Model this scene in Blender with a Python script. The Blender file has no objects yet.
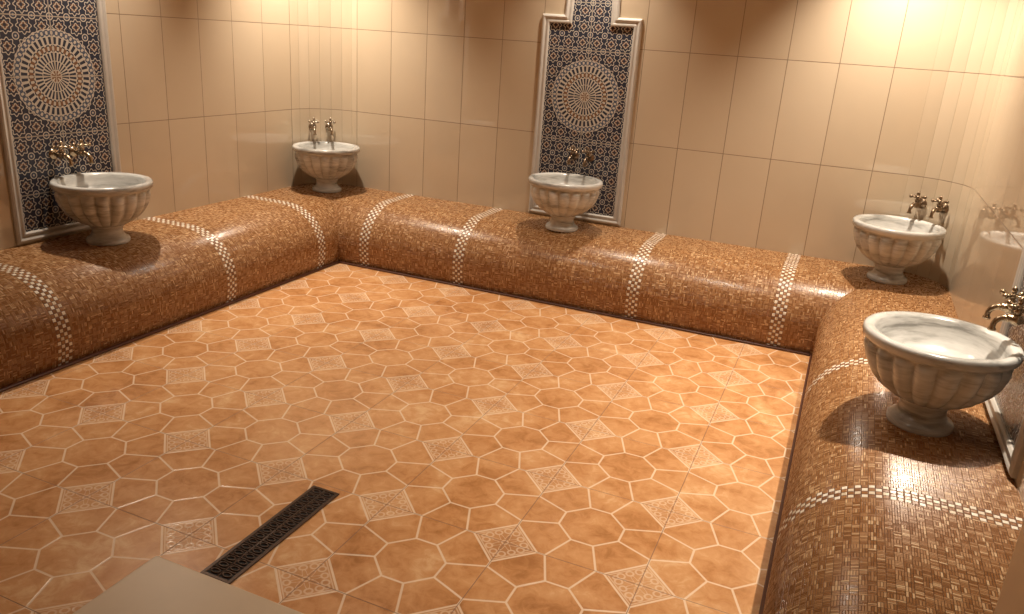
import bpy, bmesh, math, random
from mathutils import Vector, Matrix
random.seed(4)
C = bpy.context.scene.collection
PI = math.pi
XL, XR, YB, HB, DB = -3.807, 0.645, 5.142, 0.42, 0.63   # walls, bench height and depth
RC = 0.31                                                 # rounded wall corners
ZC = 2.65
YF = -0.7

# ------------------------------------------------------------------ node helper
class T:
    def __init__(s, name):
        s.m = bpy.data.materials.new(name); s.m.use_nodes = True
        s.nt = s.m.node_tree; s.nt.nodes.clear()
        s.out = s.nt.nodes.new('ShaderNodeOutputMaterial')
        s.b = s.nt.nodes.new('ShaderNodeBsdfPrincipled')
        s.nt.links.new(s.b.outputs[0], s.out.inputs[0])
    def n(s, t): return s.nt.nodes.new(t)
    def put(s, sock, v):
        if isinstance(v, bpy.types.NodeSocket): s.nt.links.new(v, sock)
        elif isinstance(v, (tuple, list)) and len(v) == 3 and sock.type == 'RGBA': sock.default_value = (*v, 1)
        else: sock.default_value = v
    def M(s, op, a, b=None, c=None):
        k = s.n('ShaderNodeMath'); k.operation = op
        for i, v in enumerate((a, b, c)):
            if v is not None: s.put(k.inputs[i], v)
        return k.outputs[0]
    def add(s, a, b): return s.M('ADD', a, b)
    def sub(s, a, b): return s.M('SUBTRACT', a, b)
    def mul(s, a, b): return s.M('MULTIPLY', a, b)
    def mn(s, *a):
        r = a[0]
        for x in a[1:]: r = s.M('MINIMUM', r, x)
        return r
    def mx(s, *a):
        r = a[0]
        for x in a[1:]: r = s.M('MAXIMUM', r, x)
        return r
    def lt(s, a, b): return s.M('LESS_THAN', a, b)
    def gt(s, a, b): return s.M('GREATER_THAN', a, b)
    def ab(s, a): return s.M('ABSOLUTE', a)
    def fl(s, a): return s.M('FLOOR', a)
    def fr(s, a): return s.M('FRACT', a)
    def inv(s, a): return s.M('SUBTRACT', 1.0, a)
    def step(s, x, a, b):                     # smooth 0..1 between a and b
        k = s.n('ShaderNodeMapRange'); k.interpolation_type = 'SMOOTHSTEP'
        s.put(k.inputs[0], x); s.put(k.inputs[1], a); s.put(k.inputs[2], b)
        return k.outputs[0]
    def mix(s, f, a, b):
        k = s.n('ShaderNodeMix'); k.data_type = 'RGBA'
        s.put(k.inputs[0], f); s.put(k.inputs[6], a); s.put(k.inputs[7], b)
        return k.outputs[2]
    def uv(s):
        k = s.n('ShaderNodeUVMap'); k.uv_map = 'UVMap'
        q = s.n('ShaderNodeSeparateXYZ'); s.nt.links.new(k.outputs[0], q.inputs[0])
        return q.outputs[0], q.outputs[1], k.outputs[0]
    def obj(s): return s.n('ShaderNodeTexCoord').outputs['Object']
    def rnd(s, x, y=0.0, z=0.0):
        k = s.n('ShaderNodeCombineXYZ'); s.put(k.inputs[0], x); s.put(k.inputs[1], y); s.put(k.inputs[2], z)
        w = s.n('ShaderNodeTexWhiteNoise'); w.noise_dimensions = '3D'; s.nt.links.new(k.outputs[0], w.inputs[0])
        return w.outputs[0]
    def noise(s, vec, sc, det=4, dist=0.0, rough=.55):
        k = s.n('ShaderNodeTexNoise'); s.put(k.inputs['Vector'], vec)
        k.inputs['Scale'].default_value = sc; k.inputs['Detail'].default_value = det
        k.inputs['Distortion'].default_value = dist; k.inputs['Roughness'].default_value = rough
        return k.outputs[0]
    def ramp(s, f, stops):
        k = s.n('ShaderNodeValToRGB'); s.put(k.inputs[0], f)
        e = k.color_ramp.elements
        while len(e) < len(stops): e.new(0.5)
        for i, (p, c) in enumerate(stops): e[i].position = p; e[i].color = (*c, 1)
        return k.outputs[0]
    def bump(s, h, dist, st=1.0):
        k = s.n('ShaderNodeBump'); s.put(k.inputs['Height'], h)
        k.inputs['Distance'].default_value = dist; k.inputs['Strength'].default_value = st
        s.nt.links.new(k.outputs[0], s.b.inputs['Normal'])
    def fin(s, col, rough=.4, metal=0.0, coat=0.0, ior=1.5):
        s.put(s.b.inputs['Base Color'], col); s.put(s.b.inputs['Roughness'], rough)
        s.put(s.b.inputs['Metallic'], metal); s.put(s.b.inputs['Coat Weight'], coat); s.put(s.b.inputs['IOR'], ior)
        return s.m
    def seg(s, px, py, a, b):
        dx, dy = b[0]-a[0], b[1]-a[1]; L = dx*dx+dy*dy
        qx = s.sub(px, a[0]); qy = s.sub(py, a[1])
        h = s.M('DIVIDE', s.add(s.mul(qx, dx), s.mul(qy, dy)), L)
        h = s.mn(s.mx(h, 0.0), 1.0)
        ex = s.sub(qx, s.mul(h, dx)); ey = s.sub(qy, s.mul(h, dy))
        return s.M('SQRT', s.add(s.mul(ex, ex), s.mul(ey, ey)))

# ------------------------------------------------------------------ materials
def mat_mosaic(name, bands):
    t = T(name); u, v, vec = t.uv(); c = .0205
    su = t.mul(u, 1/c); sv = t.mul(v, 1/c)
    cu, cv, fu, fv = t.fl(su), t.fl(sv), t.fr(su), t.fr(sv)
    par = t.gt(t.rnd(cu, cv, 7.3), .5)
    l = t.add(t.mul(fu, t.inv(par)), t.mul(fv, par))
    o = t.add(t.mul(fv, t.inv(par)), t.mul(fu, par))
    l3 = t.mul(l, 3.0); si = t.fl(l3); sl = t.fr(l3)
    ident = t.rnd(cu, cv, si)
    e1 = t.mul(t.mn(sl, t.inv(sl)), c/3); e2 = t.mul(t.mn(o, t.inv(o)), c)
    chip = t.step(t.mn(e1, e2), .0001, .0010)
    col = t.ramp(ident, [(0, (.245, .102, .034)), (.35, (.325, .150, .054)), (.62, (.385, .188, .072)),
                         (.85, (.455, .24, .10)), (1, (.70, .46, .25))])
    # checker bands
    w = None; mask = None
    for bpos in bands:
        d = t.sub(u, bpos); m_ = t.lt(t.ab(d), .038)
        w = t.mul(d, m_) if w is None else t.add(w, t.mul(d, m_))
        mask = m_ if mask is None else t.mx(mask, m_)
    q = .019
    bu = t.mul(t.add(w, .038), 1/q); bv = t.mul(v, 1/q)
    idb = t.rnd(t.fl(bu), t.fl(bv), 2.0)
    chk = t.M('FLOORED_MODULO', t.add(t.fl(bu), t.fl(bv)), 2.0)
    white = t.mix(idb, (.72, .60, .44), (.94, .87, .76))
    bcol = t.mix(chk, white, t.mix(idb, (.22, .090, .032), (.38, .18, .07)))
    fb = t.mn(t.fr(bu), t.inv(t.fr(bu)), t.fr(bv), t.inv(t.fr(bv)))
    bchip = t.step(t.mul(fb, q), .0006, .0026)
    col = t.mix(mask, col, bcol)
    ch = t.add(t.mul(chip, t.inv(mask)), t.mul(bchip, mask))
    col = t.mix(ch, (.16, .072, .030), col)
    t.bump(t.add(ch, t.mul(ident, .8)), .0013, 1.0)
    return t.fin(col, t.add(t.add(.22, t.mul(ident, .15)), t.mul(t.inv(ch), .4)))

def mat_walltile(name='wall_tile', plain=False):
    t = T(name); u, v, vec = t.uv()
    su = t.mul(u, 1/.29); sv = t.mul(v, 1/.585)
    fu, fv = t.fr(su), t.fr(sv)
    d = t.mn(t.mul(t.mn(fu, t.inv(fu)), .29), t.mul(t.mn(fv, t.inv(fv)), .585))
    k = t.step(d, .0011, .0025)
    idt = t.rnd(t.fl(su), t.fl(sv))
    n = t.noise(vec, 3.0, 5)
    f = t.add(t.mul(idt, .5), t.mul(n, .5))
    col = t.mix(f, (.56, .450, .320), (.64, .530, .395))
    col = t.mix(k, (.18, .115, .07), col)
    t.bump(t.add(k, t.mul(t.noise(vec, 2.5, 1), .3)), .0010, .4)
    return t.fin(col, t.add(.025, t.mul(t.inv(k), .5)), ior=1.8)

def mat_floor():
    t = T('floor_tile'); u, v, vec = t.uv(); P = .46
    su = t.mul(t.sub(u, -2.655), 1/P); sv = t.mul(t.sub(v, 2.09), 1/P)
    cx = t.ab(t.sub(t.fr(su), .5)); cy = t.ab(t.sub(t.fr(sv), .5))
    a = t.M('MAXIMUM', cx, cy); b = t.M('MINIMUM', cx, cy)
    D = .25; NX, NY = .235, .085; NS = (NX+NY)/2; TJ = .19
    dia = t.sub(t.add(a, b), 1-D)
    d = t.mn(t.seg(a, b, (NX, 0), (NX, NY)), t.seg(a, b, (NX, NY), (.5, TJ)),
             t.seg(a, b, (NX, NY), (NS, NS)), t.seg(a, b, (.5, TJ), (.5, .5-D)),
             t.mul(t.ab(dia), .707))
    line = t.inv(t.step(d, .0055, .0105))
    # ornament in the diamond: lace of curls around the tile corner
    qx = t.sub(.5, cx); qy = t.sub(.5, cy)
    rr = t.M('SQRT', t.add(t.mul(qx, qx), t.mul(qy, qy)))
    th = t.M('ARCTAN2', qy, qx)
    inside = t.gt(dia, 0.014)
    flower = t.ab(t.sub(rr, t.add(.072, t.mul(t.M('COSINE', t.mul(th, 8.0)), .030))))
    hi = t.mx(qx, qy); lo = t.mn(qx, qy)
    def ring(x, y, r):
        ax = t.sub(hi, x); ay = t.sub(lo, y)
        return t.ab(t.sub(t.M('SQRT', t.add(t.mul(ax, ax), t.mul(ay, ay))), r))
    inner = t.ab(t.sub(t.add(a, b), 1-D+.028))
    lace = t.inv(t.step(t.mn(flower, ring(.135, .032, .026), ring(.165, .0, .018), ring(.09, .085, .022), inner, t.ab(t.sub(rr, .022))), .0040, .0095))
    lace = t.mul(lace, inside)
    pale = t.mx(line, t.mul(lace, .62))
    jd = t.mul(t.mn(t.sub(.5, cx), t.sub(.5, cy)), P)
    joint = t.inv(t.step(jd, .0010, .0022))
    idt = t.rnd(t.fl(su), t.fl(sv))
    n1 = t.noise(vec, 4.5, 6, .5); n2 = t.noise(vec, 18.0, 6, .8, .66)
    f = t.add(t.add(t.mul(n1, .6), t.mul(n2, .5)), t.mul(t.sub(idt, .5), .06))
    base = t.ramp(f, [(.37, (.37, .160, .056)), (.50, (.52, .248, .098)), (.61, (.60, .315, .138)), (.74, (.72, .46, .25))])
    base = t.mix(t.mul(inside, .25), base, (.56, .33, .18))
    col = t.mix(t.mul(pale, .80), base, (.80, .62, .45))
    col = t.mix(t.mul(joint, .75), col, (.16, .075, .035))
    t.bump(t.sub(t.add(t.mul(pale, -.5), t.mul(n2, .12)), joint), .0012, .5)
    return t.fin(col, t.add(t.add(.17, t.mul(n1, .12)), t.mul(joint, .4)))

def mat_panel():
    t = T('painted_tile_panel'); x, z, vec = t.uv()
    navy = (.036, .042, .066); white = (.55, .50, .43); rust = (.20, .105, .062); blue = (.085, .105, .155)
    # lattice ground
    p = .29/3
    lx = t.sub(t.fr(t.mul(x, 1/p)), .5); lz = t.sub(t.fr(t.mul(t.sub(z, 1.25), 1/p)), .5)
    r = t.M('SQRT', t.add(t.mul(lx, lx), t.mul(lz, lz))); th = t.M('ARCTAN2', lz, lx)
    c8 = t.M('COSINE', t.mul(th, 8.0)); c4 = t.M('COSINE', t.mul(th, 4.0))
    col = t.mix(t.lt(t.ab(t.sub(r, t.add(.37, t.mul(c8, .05)))), .028), navy, white)
    col = t.mix(t.lt(r, t.add(.20, t.mul(c8, .05))), col, rust)
    col = t.mix(t.lt(t.ab(t.sub(r, t.add(.17, t.mul(c4, .04)))), .026), col, white)
    col = t.mix(t.lt(r, .09), col, navy)
    kx = t.sub(.5, t.ab(lx)); kz = t.sub(.5, t.ab(lz))
    kr = t.M('SQRT', t.add(t.mul(kx, kx), t.mul(kz, kz)))
    col = t.mix(t.lt(t.ab(t.sub(kr, .17)), .026), col, white)
    col = t.mix(t.lt(kr, .10), col, blue); col = t.mix(t.lt(kr, .05), col, white)
    # medallion: rays crossing fine rings
    zz = t.sub(z, 1.25)
    R = t.M('SQRT', t.add(t.mul(x, x), t.mul(zz, zz))); A = t.M('ARCTAN2', zz, x)
    def cs(k): return t.M('COSINE', t.mul(A, float(k)))
    med = t.mix(t.gt(cs(24), .0), navy, white)
    med = t.mix(t.gt(R, .075), med, t.mix(t.gt(cs(32), .1), navy, white))
    dots = t.gt(t.mul(cs(32), t.M('COSINE', t.mul(t.sub(R, .137), 140.0))), .1)
    med = t.mix(t.gt(R, .118), med, t.mix(dots, t.mix(t.gt(cs(32), 0.0), rust, navy), white))
    med = t.mix(t.gt(R, .156), med, t.mix(t.gt(cs(40), .1), navy, white))
    med = t.mix(t.gt(R, .194), med, t.mix(t.gt(t.mul(cs(48), t.M('COSINE', t.mul(t.sub(R, .212), 170.0))), .1), blue, white))
    for rr_ in (.030, .075, .118, .156, .194, .229):
        med = t.mix(t.lt(t.ab(t.sub(R, rr_)), .0020), med, white)
    med = t.mix(t.lt(R, .028), med, t.mix(t.gt(cs(8), 0.0), rust, white)); med = t.mix(t.lt(R, .012), med, rust)
    col = t.mix(t.lt(R, .231), col, med)
    # joints of the 29 cm tiles
    gx = t.ab(t.sub(t.fr(t.add(t.mul(x, 1/.29), .5)), .5)); gz = t.ab(t.sub(t.fr(t.add(t.mul(zz, 1/.29), .5)), .5))
    j = t.lt(t.mn(gx, gz), .010)
    col = t.mix(t.mul(j, .9), col, (.44, .38, .31))
    return t.fin(col, .22, ior=1.4)

def mat_marble(name='veined_marble'):
    t = T(name); v = t.obj()
    mp = t.n('ShaderNodeMapping'); t.nt.links.new(v, mp.inputs[0]); mp.inputs['Scale'].default_value = (.8, .8, 5.0)
    mp.inputs['Rotation'].default_value = (.15, .2, 0)
    n1 = t.noise(mp.outputs[0], 5.0, 6, .5, .5); n2 = t.noise(mp.outputs[0], 22.0, 5, .5)
    f = t.add(t.mul(n1, .7), t.mul(n2, .3))
    col = t.ramp(f, [(.35, (.25, .245, .23)), (.44, (.42, .415, .395)), (.51, (.54, .535, .515)), (.64, (.65, .645, .62))])
    return t.fin(col, .20)

def mat_plain(name, col, rough, metal=0.0, var=.15, scale=20.0):
    t = T(name); n = t.noise(t.obj(), scale, 4)
    dark = tuple(c*(1-var) for c in col); light = tuple(min(1, c*(1+var)) for c in col)
    return t.fin(t.mix(n, dark, light), rough, metal)

MW = mat_walltile(); MF = mat_floor(); MP = mat_panel(); MM = mat_marble()
MBR = mat_plain('antique_brass', (.44, .34, .23), .27, 1.0, .35, 60)
MSI = mat_plain('worn_silver', (.40, .34, .27), .24, 1.0, .3, 60)
MDT = mat_plain('dark_bronze_tap', (.26, .19, .13), .30, 1.0, .4, 60)
MDK = mat_plain('dark_bronze', (.065, .038, .026), .35, .6, .3, 60)
MBK = mat_plain('drain_pit_shade', (.006, .004, .003), .7)  # shade of the drain pit put into the colour
MFR = mat_plain('grey_stone_frame', (.54, .51, .47), .28, 0, .12, 14)
MST = mat_plain('beige_stone', (.62, .49, .35), .35, 0, .06, 8)
MCE = mat_plain('ceiling_paint', (.42, .33, .25), .8, 0, .03, 3)
MTR = mat_plain('dark_trim', (.10, .035, .02), .4, 0, .3, 30)

# ------------------------------------------------------------------ mesh helpers
def link(name, bm, mat, parent=None, smooth=False, recalc=True):
    if recalc: bmesh.ops.recalc_face_normals(bm, faces=bm.faces)
    me = bpy.data.meshes.new(name); bm.to_mesh(me); bm.free()
    if me.uv_layers: me.uv_layers[0].name = 'UVMap'
    me.materials.append(mat)
    if smooth:
        for p in me.polygons: p.use_smooth = True
    o = bpy.data.objects.new(name, me); C.objects.link(o)
    if parent: o.parent = parent
    return o
def sharp(o, deg=35):
    me = o.data
    bm = bmesh.new(); bm.from_mesh(me)
    for e in bm.edges:
        if len(e.link_faces) == 2 and e.calc_face_angle(0) > math.radians(deg): e.smooth = False
    bm.to_mesh(me); bm.free()
def thing(name, label, cat, loc, rotz=0, group=None):
    o = bpy.data.objects.new(name, None); C.objects.link(o); o.empty_display_size = .1
    o.location = loc; o.rotation_euler = (0, 0, rotz)
    o['label'] = label; o['category'] = cat
    if group: o['group'] = group
    return o
def quad_uv(bm, pts, uvs):
    L = bm.loops.layers.uv.verify()
    f = bm.faces.new([bm.verts.new(p) for p in pts])
    for l, uv in zip(f.loops, uvs): l[L].uv = uv
    return f
def box(bm, lo, hi, bev=0.0, seg=2):
    r = bmesh.ops.create_cube(bm, size=1)
    for v in r['verts']:
        for i in range(3): v.co[i] = lo[i] + (v.co[i]+.5)*(hi[i]-lo[i])
    if bev > 0:
        es = list({e for v in r['verts'] for e in v.link_edges})
        bmesh.ops.bevel(bm, geom=es, offset=bev, segments=seg, affect='EDGES', profile=.5)
def tube(bm, pts, rad, seg=12, closed=False):
    pts = [Vector(p) for p in pts]; n = len(pts)
    if not isinstance(rad, (list, tuple)): rad = [rad]*n
    rings = []; up = None
    for i, p in enumerate(pts):
        a = pts[(i-1) % n] if (closed or i > 0) else p
        b = pts[(i+1) % n] if (closed or i < n-1) else p
        d = (b-a).normalized()
        if up is None: up = Vector((0, 0, 1)) if abs(d.z) < .9 else Vector((1, 0, 0))
        s = d.cross(up).normalized(); up = s.cross(d).normalized()
        rings.append([bm.verts.new(p + (s*math.cos(k*2*PI/seg) + up*math.sin(k*2*PI/seg))*rad[i]) for k in range(seg)])
    m = n if closed else n-1
    for i in range(m):
        A, B = rings[i], rings[(i+1) % n]
        for k in range(seg): bm.faces.new((A[k], A[(k+1) % seg], B[(k+1) % seg], B[k]))
    if not closed: bm.faces.new(rings[0]); bm.faces.new(rings[-1])
def lathe(bm, prof, seg, fn=None, axis='z', off=(0, 0, 0)):
    rings = []
    for i, (r, h) in enumerate(prof):
        ring = []
        for k in range(seg if r > 1e-6 else 1):
            th = k*2*PI/seg; rr = fn(r, h, i, th) if fn else r
            a, b = rr*math.cos(th), rr*math.sin(th)
            p = (a, b, h) if axis == 'z' else (a, -h, b)      # 'y': grows to -Y
            ring.append(bm.verts.new((p[0]+off[0], p[1]+off[1], p[2]+off[2])))
        rings.append(ring)
    for A, B in zip(rings, rings[1:]):
        if len(A) == 1 and len(B) == 1: continue
        for k in range(seg):
            j = (k+1) % seg
            if len(A) == 1: bm.faces.new((A[0], B[j], B[k]))
            elif len(B) == 1: bm.faces.new((A[k], A[j], B[0]))
            else: bm.faces.new((A[k], A[j], B[j], B[k]))
    for R in (rings[0], rings[-1]):
        if len(R) > 2: bm.faces.new(R)
def ball(bm, c, r, sz=(1, 1, 1)):
    q = bmesh.ops.create_uvsphere(bm, u_segments=14, v_segments=9, radius=r)
    for v in q['verts']: v.co = Vector((v.co.x*sz[0]+c[0], v.co.y*sz[1]+c[1], v.co.z*sz[2]+c[2]))

# ------------------------------------------------------------------ the room
def struct(o): o['kind'] = 'structure'; return o
bm = bmesh.new(); P = [(XL-.1, YF-.1, 0), (XR+.1, YF-.1, 0), (XR+.1, YB+.1, 0), (XL-.1, YB+.1, 0)]
quad_uv(bm, P, [(p[0], p[1]) for p in P]); struct(link('floor', bm, MF))
bm = bmesh.new(); P = [(XL-.1, YF-.1, ZC), (XR+.1, YF-.1, ZC), (XR+.1, YB+.1, ZC), (XL-.1, YB+.1, ZC)]
quad_uv(bm, P[::-1], [(p[0], p[1]) for p in P[::-1]]); struct(link('ceiling', bm, MCE, recalc=False))
Z0 = .40
def wall(name, segs):
    bm = bmesh.new()
    for (x0, y0, x1, y1, u0, u1, zb) in segs:
        quad_uv(bm, [(x0, y0, zb), (x1, y1, zb), (x1, y1, ZC), (x0, y0, ZC)],
                [(u0, zb-Z0), (u1, zb-Z0), (u1, ZC-Z0), (u0, ZC-Z0)])
    return struct(link(name, bm, MW, recalc=False))
wall('wall_left', [(XL, YF, XL, YB-RC, YF-3.67, YB-RC-3.67, 0)])
wall('wall_back', [(XL+RC, YB, -1.67, YB, XL+RC+3.45, -1.67+3.45, 0), (-1.67, YB, XR-RC, YB, -1.67+1.02, XR-RC+1.02, 0)])
wall('wall_right', [(XR, YB-RC, XR, YF, 0.0, YB-RC-YF, 0)])
wall('wall_front', [(XR, YF, XL, YF, 0, XR-XL, 0)])
def corner(name, cx, cy, a0, a1):
    segs = []; n = 6
    for k in range(n):
        A, B = a0+(a1-a0)*k/n, a0+(a1-a0)*(k+1)/n
        segs.append((cx+RC*math.cos(A), cy+RC*math.sin(A), cx+RC*math.cos(B), cy+RC*math.sin(B), k*.29+.105, k*.29+.185, HB-.002))
    o = wall(name, segs)
    # each facet is a cut strip: show its joints at its two edges
    me = o.data; L = me.uv_layers[0].data
    for p in me.polygons:
        for q, li in enumerate(p.loop_indices):
            L[li].uv.x = (p.index*2*.29) + (0.0 if q in (0, 3) else .29)
    return o
corner('wall_back_left', XL+RC, YB-RC, PI, PI/2)
corner('wall_back_right', XR-RC, YB-RC, PI/2, 0)
# near wall end that cuts the frame on the right
PX = .380
bm = bmesh.new(); L = bm.loops.layers.uv.verify()
for (x0, y0, x1, y1) in ((PX, .7, PX, 1.4), (PX, 1.4, XR, 1.4), (PX, .7, XR, .7)):
    quad_uv(bm, [(x0, y0, 0), (x1, y1, 0), (x1, y1, ZC), (x0, y0, ZC)], [(.02, .02), (.27, .02), (.27, .5), (.02, .5)])
struct(link('wall_near_right', bm, MST))

# ------------------------------------------------------------------ bench
prof = [(DB-.020, 0.0), (DB-.009, .05), (DB-.001, .10), (DB, .15)]
for k in range(1, 17):
    a = k/16*PI/2
    prof.append((DB-.33+.33*math.cos(a)**.95 if k < 16 else DB-.33, .15+(HB-.15)*math.sin(a)))
prof += [(.2, HB), (0, HB)]
arc = [0]
for a, b in zip(prof, prof[1:]): arc.append(arc[-1]+math.hypot(a[0]-b[0], a[1]-b[1]))
bench = thing('mosaic_bench', 'low rounded bench of brown mosaic chips with pale checker bands, running round three walls', 'bench', (XL, YB, 0))
YS = .35
def run(name, P, s0, s1, mat, label=None, cap=True):
    bm = bmesh.new(); L = bm.loops.layers.uv.verify(); A, B = [], []
    for (d, z) in prof:
        A.append((bm.verts.new(P(s0(d), d, z)), s0(d))); B.append((bm.verts.new(P(s1(d), d, z)), s1(d)))
    for i in range(len(prof)-1):
        f = bm.faces.new((A[i][0], B[i][0], B[i+1][0], A[i+1][0])); f.smooth = True
        for l, uv in zip(f.loops, ((A[i][1], arc[i]), (B[i][1], arc[i]), (B[i+1][1], arc[i+1]), (A[i+1][1], arc[i+1]))): l[L].uv = uv
    if cap:
        q = [a[0] for a in A] + [bm.verts.new(P(s0(0), 0, 0))]
        f = bm.faces.new(q)
        for l in f.loops: l[L].uv = (l.vert.co.x, l.vert.co.z)
    me_o = link(name, bm, mat, bench)
    me_o.matrix_parent_inverse = Matrix.Translation(-Vector((XL, YB, 0)))
    if label: me_o['label'] = label
    return me_o
run('bench_section', lambda s, d, z: (XL+d, s, z), lambda d: YS, lambda d: YB-d, mat_mosaic('mosaic_a', [1.3, 2.35, 3.45, 4.32]))
run('bench_section', lambda s, d, z: (s, YB-d, z), lambda d: XL+d, lambda d: XR-d, mat_mosaic('mosaic_b', [-2.97, -2.24, -1.05, -.20]), cap=False)
run('bench_section', lambda s, d, z: (XR-d, s, z), lambda d: YS, lambda d: YB-d, mat_mosaic('mosaic_c', [1.3, 2.30, 3.45]))
# narrow dark kerb strip where bench meets floor
x0, x1, yb = XL+DB-.012, XR-DB+.012, YB-DB+.012
for i, (lo, hi) in enumerate((((x0-.001, YS, 0), (x0+.022, yb, .012)), ((x0+.022, yb-.022, 0), (x1-.022, yb+.001, .012)), ((x1-.022, YS, 0), (x1+.001, yb, .012)))):
    bm = bmesh.new(); box(bm, lo, hi, .003, 1); struct(link('trim_%d' % (i+1), bm, MTR))

# ------------------------------------------------------------------ tile panels
def offset(poly, w):
    out = []; n = len(poly)
    for i in range(n):
        a, b, c = Vector(poly[i-1]), Vector(poly[i]), Vector(poly[(i+1) % n])
        d1, d2 = (b-a).normalized(), (c-b).normalized()
        n1, n2 = Vector((-d1.y, d1.x)), Vector((-d2.y, d2.x))
        m = (n1+n2).normalized(); k = w/max(.4, m.dot(n1))
        out.append(b+m*k)
    return out
ZP = .432
half = [(.335, 0), (.335, 1.318), (.182, 1.318), (.170, 1.62), (.10, 1.70)]
outline = [(x, z) for x, z in half] + [(0, 1.75)] + [(-x, z) for x, z in half[::-1]]
fprof = [(0, 0), (0, .014), (.006, .020), (.014, .023), (.021, .020), (.026, .016), (.033, .016), (.038, .019), (.046, .019), (.053, .012), (.053, 0)]
def panel(label, loc, rz):
    t = thing('tile_panel', label, 'tile panel', loc, rz, 'blue patterned wall panels')
    bm = bmesh.new(); rings = []
    for w, h in fprof:
        rings.append([bm.verts.new((p.x, -h, p.y)) for p in offset(outline, w)])
    n = len(outline)
    for A, B in zip(rings, rings[1:]):
        for i in range(n): bm.faces.new((A[i], A[(i+1) % n], B[(i+1) % n], B[i]))
    link('frame', bm, MFR, t)
    bm = bmesh.new()
    q = offset(outline, .052)[:len(half)+1]
    for a, b in zip(q, q[1:]):
        if b.y-a.y < 1e-4: continue
        pts = [(-a.x, a.y), (a.x, a.y), (b.x, b.y), (-b.x, b.y)]
        if abs(b.x) < 1e-4: pts = pts[:3]
        quad_uv(bm, [(p[0], -.006, p[1]) for p in pts], [(p[0], p[1]+ZP) for p in pts])
    link('tile_field', bm, MP, t, recalc=False)
    return t
panel('dark blue and rust patterned tile panel in grey frame behind left wall basin', (XL, 2.95, ZP), PI/2)
panel('framed blue medallion tile panel in the middle of the back wall', (-1.672, YB, ZP), 0)
panel('partly seen framed patterned tile panel on right wall behind nearest basin', (XR, 2.895, ZP), -PI/2)

# ------------------------------------------------------------------ basins
NL = 18
HS = 1.14
bowl = [(0, .080, 0), (.060, .080, 0), (.094, .086, .4), (.128, .100, .8), (.164, .122, 1), (.193, .150, 1), (.212, .178, 1), (.223, .206, 1),
        (.228, .226, 1), (.226, .238, .8), (.219, .246, .3), (.216, .249, 0), (.216, .252, 0), (.231, .254, 0), (.239, .261, 0), (.242, .271, 0),
        (.241, .283, 0), (.235, .289, 0), (.222, .290, 0), (.209, .287, 0), (.203, .280, 0), (.199, .264, 0), (.188, .236, 0), (.168, .210, 0),
        (.135, .192, 0), (.085, .181, 0), (.04, .177, 0), (0, .176, 0)]
bowl = [(r, h*HS, a) for r, h, a in bowl]
foot = [(0, 0), (.104, 0), (.107, .006), (.107, .019), (.101, .026), (.089, .032), (.081, .043), (.076, .056), (.074, .067), (.077, .078),
        (.084, .087), (.084, .094), (.05, .098), (0, .098)]
def lobes(r, h, i, th):
    a = bowl[i][2]
    return r*(1 - .12*a*(1-abs(math.cos(NL*th/2))**.7))
def make_basin():
    t = thing('wash_basin', '', 'basin', (0, 0, 0), 0, 'fluted marble wash basins')
    bm = bmesh.new(); lathe(bm, foot, 64); sharp(link('pedestal', bm, MM, t, True), 50)
    bm = bmesh.new(); lathe(bm, [(r, h) for r, h, _ in bowl], NL*12, lobes); link('bowl', bm, MM, t, True)
    bm = bmesh.new(); lathe(bm, [(0, .1995), (.022, .1995), (.022, .2040), (.014, .2060), (0, .2060)], 24)
    link('drain_plug', bm, MBR, t, True)
    return t
def dup(root, loc, rz, label, mat=None):
    r = root.copy(); C.objects.link(r); r.location = loc; r.rotation_euler = (0, 0, rz); r['label'] = label
    made = []
    for ch in list(root.children):
        c = ch.copy(); C.objects.link(c); c.parent = r; made.append(c)
        for g in ch.children:
            d = g.copy(); C.objects.link(d); d.parent = c; made.append(d)
    if mat:
        for c in made:
            c.material_slots[0].link = 'OBJECT'; c.material_slots[0].material = mat
    return r
basin = make_basin()
spots = [((.393, 2.86, HB), 'largest, nearest fluted marble basin on the right hand bench'),
         ((.325, 4.86, HB), 'fluted marble basin on the bench in the back right corner'),
         ((-1.652, 4.84, HB), 'fluted marble basin in front of the back wall tile panel'),
         ((-3.525, 4.86, HB), 'fluted marble basin on the bench in the back left corner'),
         ((-3.550, 2.95, HB), 'fluted marble basin on left bench under the framed tile panel')]
for i, (loc, lab) in enumerate(spots):
    if i == 0: basin.location = loc; basin['label'] = lab; basin.rotation_euler = (0, 0, .3)
    else: dup(basin, loc, i*1.3, lab)

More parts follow.
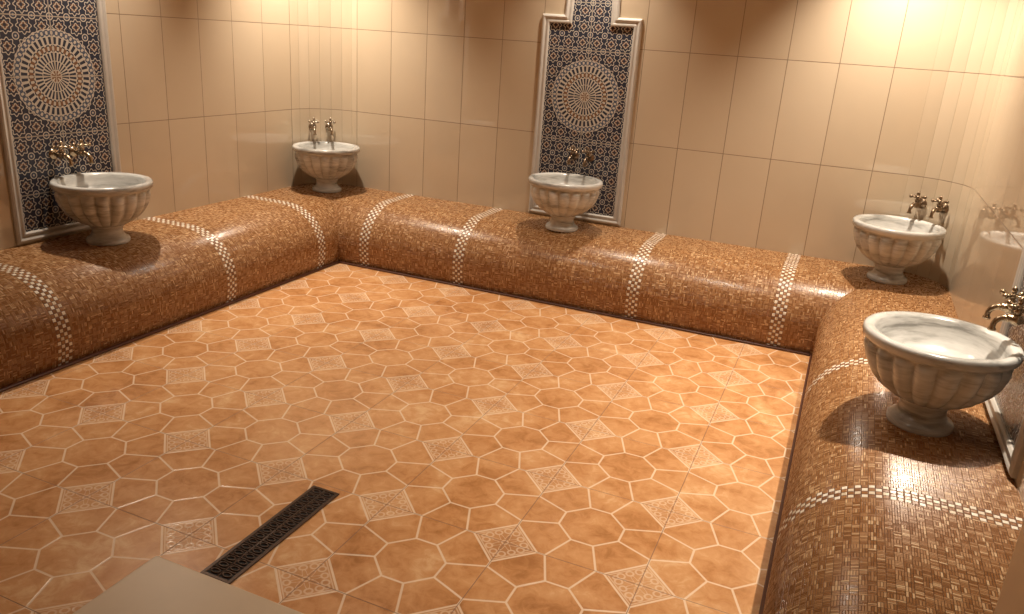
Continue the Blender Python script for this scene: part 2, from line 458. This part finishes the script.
# ------------------------------------------------------------------ taps
def make_tap():
    t = thing('water_tap', '', 'tap', (0, 0, 0), 0, 'metal taps above the basins')
    bm = bmesh.new(); lathe(bm, [(0, 0), (.028, 0), (.029, .004), (.025, .008), (.018, .010), (.014, .016), (0, .016)], 28, axis='y')
    link('wall_rosette', bm, MBR, t, True)
    bm = bmesh.new(); lathe(bm, [(0, .012), (.011, .012), (.010, .028), (.014, .032), (.010, .037), (.012, .046), (.018, .056), (.020, .064), (.017, .073), (.012, .081), (.014, .086), (.011, .092), (0, .092)], 24, axis='y')
    tube(bm, [(0, -.064, .014), (0, -.064, .022), (0, -.064, .026), (0, -.064, .030), (0, -.064, .038)], [.012, .011, .015, .009, .009], 18)
    link('body', bm, MBR, t, True)
    bm = bmesh.new(); pts = []
    for k in range(9):
        a = k/8*PI/2
        pts.append((0, -.088-.034*math.sin(a), -.030+.030*math.cos(a)))
    pts += [(0, -.122, -.036), (0, -.122, -.041), (0, -.122, -.047)]
    tube(bm, pts, [.0105]*3+[.0095]*3+[.0085]*3+[.0085, .012, .0125], 18)
    link('spout', bm, MBR, t, True)
    bm = bmesh.new()
    zh = .043
    for k in range(4):
        a = PI/4+k*PI/2; c, s = math.cos(a), math.sin(a)
        tube(bm, [(0, -.064, zh-.001), (c*.016, -.064+s*.016, zh), (c*.032, -.064+s*.032, zh+.001)], [.0070, .005, .0055], 10)
        ball(bm, (c*.038, -.064+s*.038, zh+.001), .0095)
    ball(bm, (0, -.064, zh), .014, (1, 1, .8))
    h = link('handle', bm, MBR, t, True)
    bm = bmesh.new(); tube(bm, [(0, -.064, zh+.009), (0, -.064, zh+.014), (0, -.064, zh+.020), (0, -.064, zh+.027), (0, -.064, zh+.032)], [.006, .008, .010, .006, .001], 14)
    link('finial', bm, MBR, h, True)
    return t
tap = make_tap(); first = [True]
def put_tap(x, y, z, phi, lab, mat=None):
    if first[0]:
        first[0] = False; tap.location = (x, y, z); tap.rotation_euler = (0, 0, phi+PI/2); tap['label'] = lab
    else: dup(tap, (x, y, z), phi+PI/2, lab, mat)
ZT = .862
g = .006
put_tap(XR-g, 2.79, ZT, PI, 'brass tap over nearest right hand basin, the one closer to the viewer')
put_tap(XR-g, 2.92, ZT, PI, 'brass tap over nearest right hand basin, the one farther from the viewer')
put_tap(XL+g, 2.880, ZT, 0, 'left brass tap of the pair above the left wall basin')
put_tap(XL+g, 3.000, ZT, 0, 'right brass tap of the pair above the left wall basin')
put_tap(-1.702, YB-g, ZT, -PI/2, 'left dark tap of the pair on the back wall tile panel', MDT)
put_tap(-1.592, YB-g, ZT, -PI/2, 'right dark tap of the pair on the back wall tile panel', MDT)
def corner_tap(cx, cy, deg, off, lab, z, mat):
    a = math.radians(deg); dist = .296
    x = cx+dist*math.cos(a)-off*math.sin(a); y = cy+dist*math.sin(a)+off*math.cos(a)
    put_tap(x, y, z, a+PI, lab, mat)
corner_tap(XL+RC, YB-RC, 135, .062, 'left metal tap of the pair in the back left corner', .855, MSI)
corner_tap(XL+RC, YB-RC, 135, -.062, 'right metal tap of the pair in the back left corner', .855, MSI)
corner_tap(XR-RC, YB-RC, 58, .064, 'left dark brass tap of the pair in the back right corner', .835, MDT)
corner_tap(XR-RC, YB-RC, 58, -.064, 'right dark brass tap of the pair in the back right corner', .835, MDT)

# ------------------------------------------------------------------ floor drain
dx0, dx1, dy0, dy1 = -1.568, -1.454, 1.50, 2.062
t = thing('floor_drain', 'long dark patterned metal drain grate set in the orange floor', 'drain', ((dx0+dx1)/2, (dy0+dy1)/2, 0))
hw, hl = (dx1-dx0)/2, (dy1-dy0)/2
bm = bmesh.new(); box(bm, (-hw+.004, -hl+.004, .0005), (hw-.004, hl-.004, .0025)); link('pit_shade_plate', bm, MBK, t)  # flat near-black plate: painted shade of the pit, no recess is cut
bm = bmesh.new()
box(bm, (-hw, -hl, 0), (-hw+.014, hl, .006), .002, 1); box(bm, (hw-.014, -hl, 0), (hw, hl, .006), .002, 1)
box(bm, (-hw+.012, -hl, 0), (hw-.012, -hl+.014, .006), .002, 1); box(bm, (-hw+.012, hl-.014, 0), (hw-.012, hl, .006), .002, 1)
link('frame', bm, MDK, t)
bm = bmesh.new(); n = 16; cell = (2*hl-.028)/n
for k in range(n):
    cy = -hl+.014+cell*(k+.5)
    if k: box(bm, (-hw+.012, cy-cell/2-.003, .002), (hw-.012, cy-cell/2+.003, .0058), .001, 1)
    for s in (-1, 1):
        pts = [(s*.022+.015*math.cos(q*PI/7), cy+.009*math.sin(q*PI/7), .0045) for q in range(14)]
        tube(bm, pts, .0028, 8, True)
box(bm, (-.004, -hl+.012, .002), (.004, hl-.012, .0058), .001, 1)
link('grille', bm, MDK, t, True)

# ------------------------------------------------------------------ stone step at the near edge
t = thing('stone_step', 'pale beige stone slab edge cutting into the near left foreground', 'step', (-1.1, .85, 0))
bm = bmesh.new(); box(bm, (-.50, -.55, 0), (.50, .53, .085), .004, 1); link('base', bm, MST, t)
bm = bmesh.new(); box(bm, (-.52, -.57, .085), (.52, .547, .12), .007, 3); link('top_slab', bm, MST, t)

# ------------------------------------------------------------------ lights
def spot(loc, aim, power, size=70, blend=.7, col=(1, .86, .69), rad=.03):
    l = bpy.data.lights.new('spot', 'SPOT'); l.energy = power; l.spot_size = math.radians(size); l.spot_blend = blend
    l.color = col; l.shadow_soft_size = rad
    o = bpy.data.objects.new('spot', l); C.objects.link(o); o.location = loc
    o.rotation_euler = (Vector(aim)-Vector(loc)).to_track_quat('-Z', 'Y').to_euler()
spot((.46, 3.02, 2.6), (.34, 2.80, .4), 285, 86, 1)
spot((.08, 4.76, 2.6), (.20, 4.86, .4), 250, 96, 1)
spot((-1.60, 4.90, 2.6), (-1.66, 4.77, .4), 120, 88, 1)
spot((-3.42, 4.58, 2.6), (-3.47, 4.82, .4), 210, 96, 1)
spot((-3.60, 3.25, 2.6), (-3.45, 2.85, .4), 170, 92, 1)
spot((-.8, 3.7, 2.62), (-.8, 3.7, 0), 95, 118, 1, rad=.12)
spot((-2.2, 3.3, 2.62), (-2.2, 3.3, 0), 58, 118, 1, rad=.12)
spot((-1.0, 1.6, 2.62), (-1.0, 1.6, 0), 42, 115, 1, rad=.12)

w = bpy.data.worlds.new('world'); bpy.context.scene.world = w; w.use_nodes = True
w.node_tree.nodes['Background'].inputs[0].default_value = (.5, .35, .22, 1); w.node_tree.nodes['Background'].inputs[1].default_value = .15

# ------------------------------------------------------------------ camera
X = Vector((.9160, -.1855, .3558)); Y = Vector((.3932, .2744, -.8776))
X.normalize(); Y = (Y - X*Y.dot(X)).normalized(); Z = X.cross(Y)
cam = bpy.data.cameras.new('camera'); co = bpy.data.objects.new('camera', cam); C.objects.link(co)
m = Matrix((X, Y, Z)).to_4x4(); m.translation = Vector((0, 0, 1.6)); co.matrix_world = m
cam.sensor_width = 36; cam.lens = 790/1024*36; cam.clip_start = .02
bpy.context.scene.camera = co
bpy.context.scene.view_settings.view_transform = 'Standard'
bpy.context.scene.view_settings.look = 'None'
